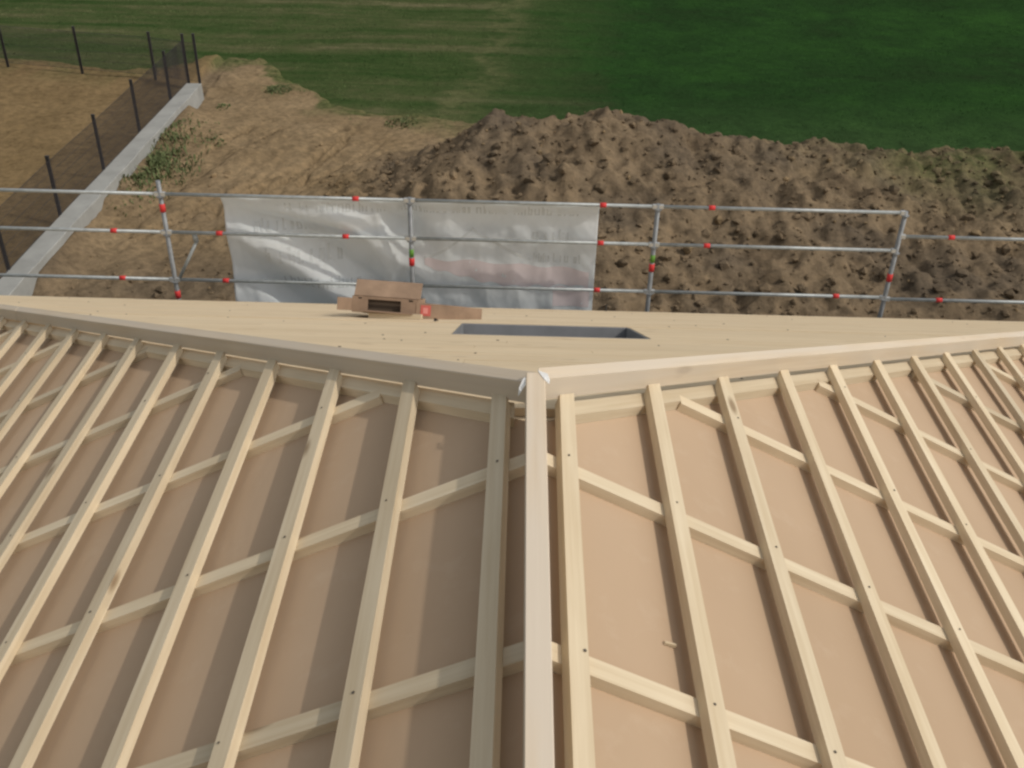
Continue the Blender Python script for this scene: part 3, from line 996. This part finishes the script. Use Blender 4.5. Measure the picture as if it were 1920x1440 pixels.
# little wood chips left on the right slope
def chip(x, y_, sc, rot, label, o=-2 * BH * K):
    n = Vector((T, 0, 1)).normalized(); q = Vector((1, 0, -T)).normalized()
    M = Matrix((q, n.cross(q), n)).transposed().to_4x4(); M.translation = Vector((x, y_, -T * x + o)) + n * .002
    M = M @ Matrix.Rotation(rot, 4, 'Z')
    v = [(-1, -.25, 0), (1, -.3, 0), (1.1, .25, .0), (-.9, .3, 0), (-.9, -.2, .35), (.9, -.22, .5), (.95, .2, .4), (-.85, .22, .3)]
    me = pyd('wood_chip', [tuple(c * sc for c in p_) for p_ in v], [(3, 2, 1, 0), (4, 5, 6, 7), (0, 1, 5, 4), (1, 2, 6, 5), (2, 3, 7, 6), (3, 0, 4, 7)])
    tag(link('wood_chip', me, M_BATTEN, None, M), label, 'chip')
chip(.318, -1.27, .017, .1, 'small wood chip beside the second batten right of the ridge')
chip(1.02, -1.02, .008, .3, 'tiny pale wood splinter on the right membrane')

# ================================================================== CONCRETE WALL
wy = np.arange(6.4, 22.3, .3)
V, F = [], []
for k, yy in enumerate(wy):
    j = .012 * math.sin(yy * 3.1) + random.uniform(-.008, .008)
    V += [(-8.28, yy, -6.95), (-8.28, yy, -6.005 + j * .3), (-7.915 + j, yy, -6.0 + j * .3), (-7.905 + j, yy, -6.012), (-7.88, yy, -6.95)]
n = len(wy)
for k in range(n - 1):
    for s in range(5):
        F.append((k * 5 + s, k * 5 + (s + 1) % 5, k * 5 + 5 + (s + 1) % 5, k * 5 + 5 + s))
F += [(0, 4, 3, 2, 1), tuple((n - 1) * 5 + s for s in range(5))]
wall = link('retaining_wall', pyd('retaining_wall', V, F), M_CONC)
bmm = bmesh.new(); bmm.from_mesh(wall.data); bmesh.ops.recalc_face_normals(bmm, faces=bmm.faces); bmm.to_mesh(wall.data); bmm.free()
tag(wall, 'low pale concrete retaining wall running along the dark mesh fence', 'wall')
# ================================================================== MESH FENCE
def fence(name, pts, tops, label, base_z, panel_h):
    f0 = empty(name, (pts[0][0], pts[0][1], base_z[0])); tag(f0, label, 'fence')
    for (x, y_), zb, h in zip(pts, base_z, tops):
        v, f = merge(boxvf(-.03, .03, -.02, .02, -.25, h), boxvf(-.033, .033, -.023, .023, h, h + .012))
        link('post', pyd('post', v, f), M_POST, f0, Matrix.Translation((x, y_, zb)))
    for (p_, q_, za, zb) in zip(pts[:-1], pts[1:], base_z[:-1], base_z[1:]):
        a, b = Vector((*p_, za)), Vector((*q_, zb)); d = b - a; L = d.length; dn_ = d.normalized(); off_ = Vector((-dn_.y, dn_.x, 0)) * .03
        parts = []
        nv = int(L / .05)
        for i in range(nv + 1):
            c = a + d * (i / nv) + off_
            parts.append(boxvf(c.x - .0035, c.x + .0035, c.y - .0042, c.y + .0042, c.z + .03, c.z + panel_h))
        for i in range(int(panel_h / .2) + 1):
            z = .04 + i * (panel_h - .06) / int(panel_h / .2)
            parts.append(tubevf(a + off_ * .75 + Vector((0, 0, z)), b + off_ * .75 + Vector((0, 0, z)), .0035, 4))
        link('wire_mesh_panel', pyd('wire_mesh_panel', *merge(*parts)), M_WIRE, f0)
    return f0


py = [22.24, 20.73, 18.48, 16.22, 14.03, 11.80, 9.55, 7.3]
fence('mesh_fence', [(-8.30 + .02 * math.sin(i * 3), y_) for i, y_ in enumerate(py)], [1.14, 1.13, 1.13, 1.12, 1.10, 1.12, 1.12, 1.12],
      'dark wire mesh fence standing along the left edge of the concrete wall', [-6.03] * len(py), 1.04)
fence('mesh_fence', [(-7.99, 22.12), (-9.33, 22.84), (-11.32, 23.19), (-13.40, 23.59), (-15.5, 24.0), (-17.6, 24.4)], [1.18, 1.08, 1.08, 1.05, 1.05, 1.05],
      'dark wire mesh fence along the meadow edge, behind the brown plot', [-6.03, -6.1, -6.1, -6.1, -6.1, -6.1], 0.98)

# ================================================================== WEEDS
def weed(x, y_, r, h, nl, label, seed):
    rr = np.random.default_rng(seed)
    V, F = [], []
    for i in range(nl):
        a = rr.uniform(0, 6.28); q_ = r * math.sqrt(rr.random())
        bx_, by_ = x + q_ * math.cos(a), y_ + q_ * math.sin(a) * 1.3
        bz_ = ground_z(bx_, by_) - .01
        hh_ = h * rr.uniform(.4, 1.1) * (1 - .5 * q_ / r); d = rr.uniform(0, 6.28); w = rr.uniform(.012, .03); le = hh_ * rr.uniform(.3, .9)
        ox, oy = math.cos(d), math.sin(d); b0 = len(V)
        V += [(bx_ - oy * w * .4, by_ + ox * w * .4, bz_), (bx_ + oy * w * .4, by_ - ox * w * .4, bz_),
              (bx_ + ox * le * .5 + oy * w, by_ + oy * le * .5 - ox * w, bz_ + hh_ * .75), (bx_ + ox * le, by_ + oy * le, bz_ + hh_ * .85), (bx_ + ox * le * .5 - oy * w, by_ + oy * le * .5 + ox * w, bz_ + hh_ * .75)]
        F += [(b0, b0 + 1, b0 + 2, b0 + 4), (b0 + 4, b0 + 2, b0 + 3)]
    tag(link('weed_clump', pyd('weed_clump', V, F), M_WEED), label, 'weeds', 'weeds on the bare soil')


weed(-6.26, 22.85, .36, .07, 520, 'round green grass tuft on the sandy track behind the wall end', 6)
weed(-7.30, 21.5, .18, .08, 60, 'small weed clump at the far end of the concrete wall', 7)
weed(-6.85, 18.9, .28, .09, 80, 'sparse weed clump on the rutted sand right of the wall', 8)
weed(-2.85, 20.5, .40, .10, 170, 'straggling weeds at the left shoulder of the soil heap', 9)

# loose weeds along the foot of the wall
rr = np.random.default_rng(5)
V, F = [], []
while len(V) < 1200 * 5:
    y_ = rr.uniform(14.8, 20.2)
    x = -7.86 + abs(rr.normal(0, .42)) + .12 * math.sin(y_ * 2.3)
    if rr.random() > (.15 + .85 * math.exp(-((y_ - 17.4) / 1.5) ** 2)) * (.25 + float(fbm(np.array(x * 2.2), np.array(y_ * 1.6), 3, 9)) ** 2 * 1.6): continue
    z = ground_z(x, y_) - .01; h = rr.uniform(.04, .17) * (.5 + .8 * math.exp(-((y_ - 17.5) / 1.4) ** 2)); d = rr.uniform(0, 6.28); w = rr.uniform(.010, .024); le = h * rr.uniform(.4, 1.0)
    ox, oy = math.cos(d), math.sin(d); b0 = len(V)
    V += [(x - oy * w * .4, y_ + ox * w * .4, z), (x + oy * w * .4, y_ - ox * w * .4, z), (x + ox * le * .5 + oy * w, y_ + oy * le * .5 - ox * w, z + h * .75),
          (x + ox * le, y_ + oy * le, z + h * .85), (x + ox * le * .5 - oy * w, y_ + oy * le * .5 + ox * w, z + h * .75)]
    F += [(b0, b0 + 1, b0 + 2, b0 + 4), (b0 + 4, b0 + 2, b0 + 3)]
tag(link('weeds', pyd('weeds', V, F), M_WEED), 'loose green weeds scattered along the foot of the concrete wall', 'weeds', kind='stuff')
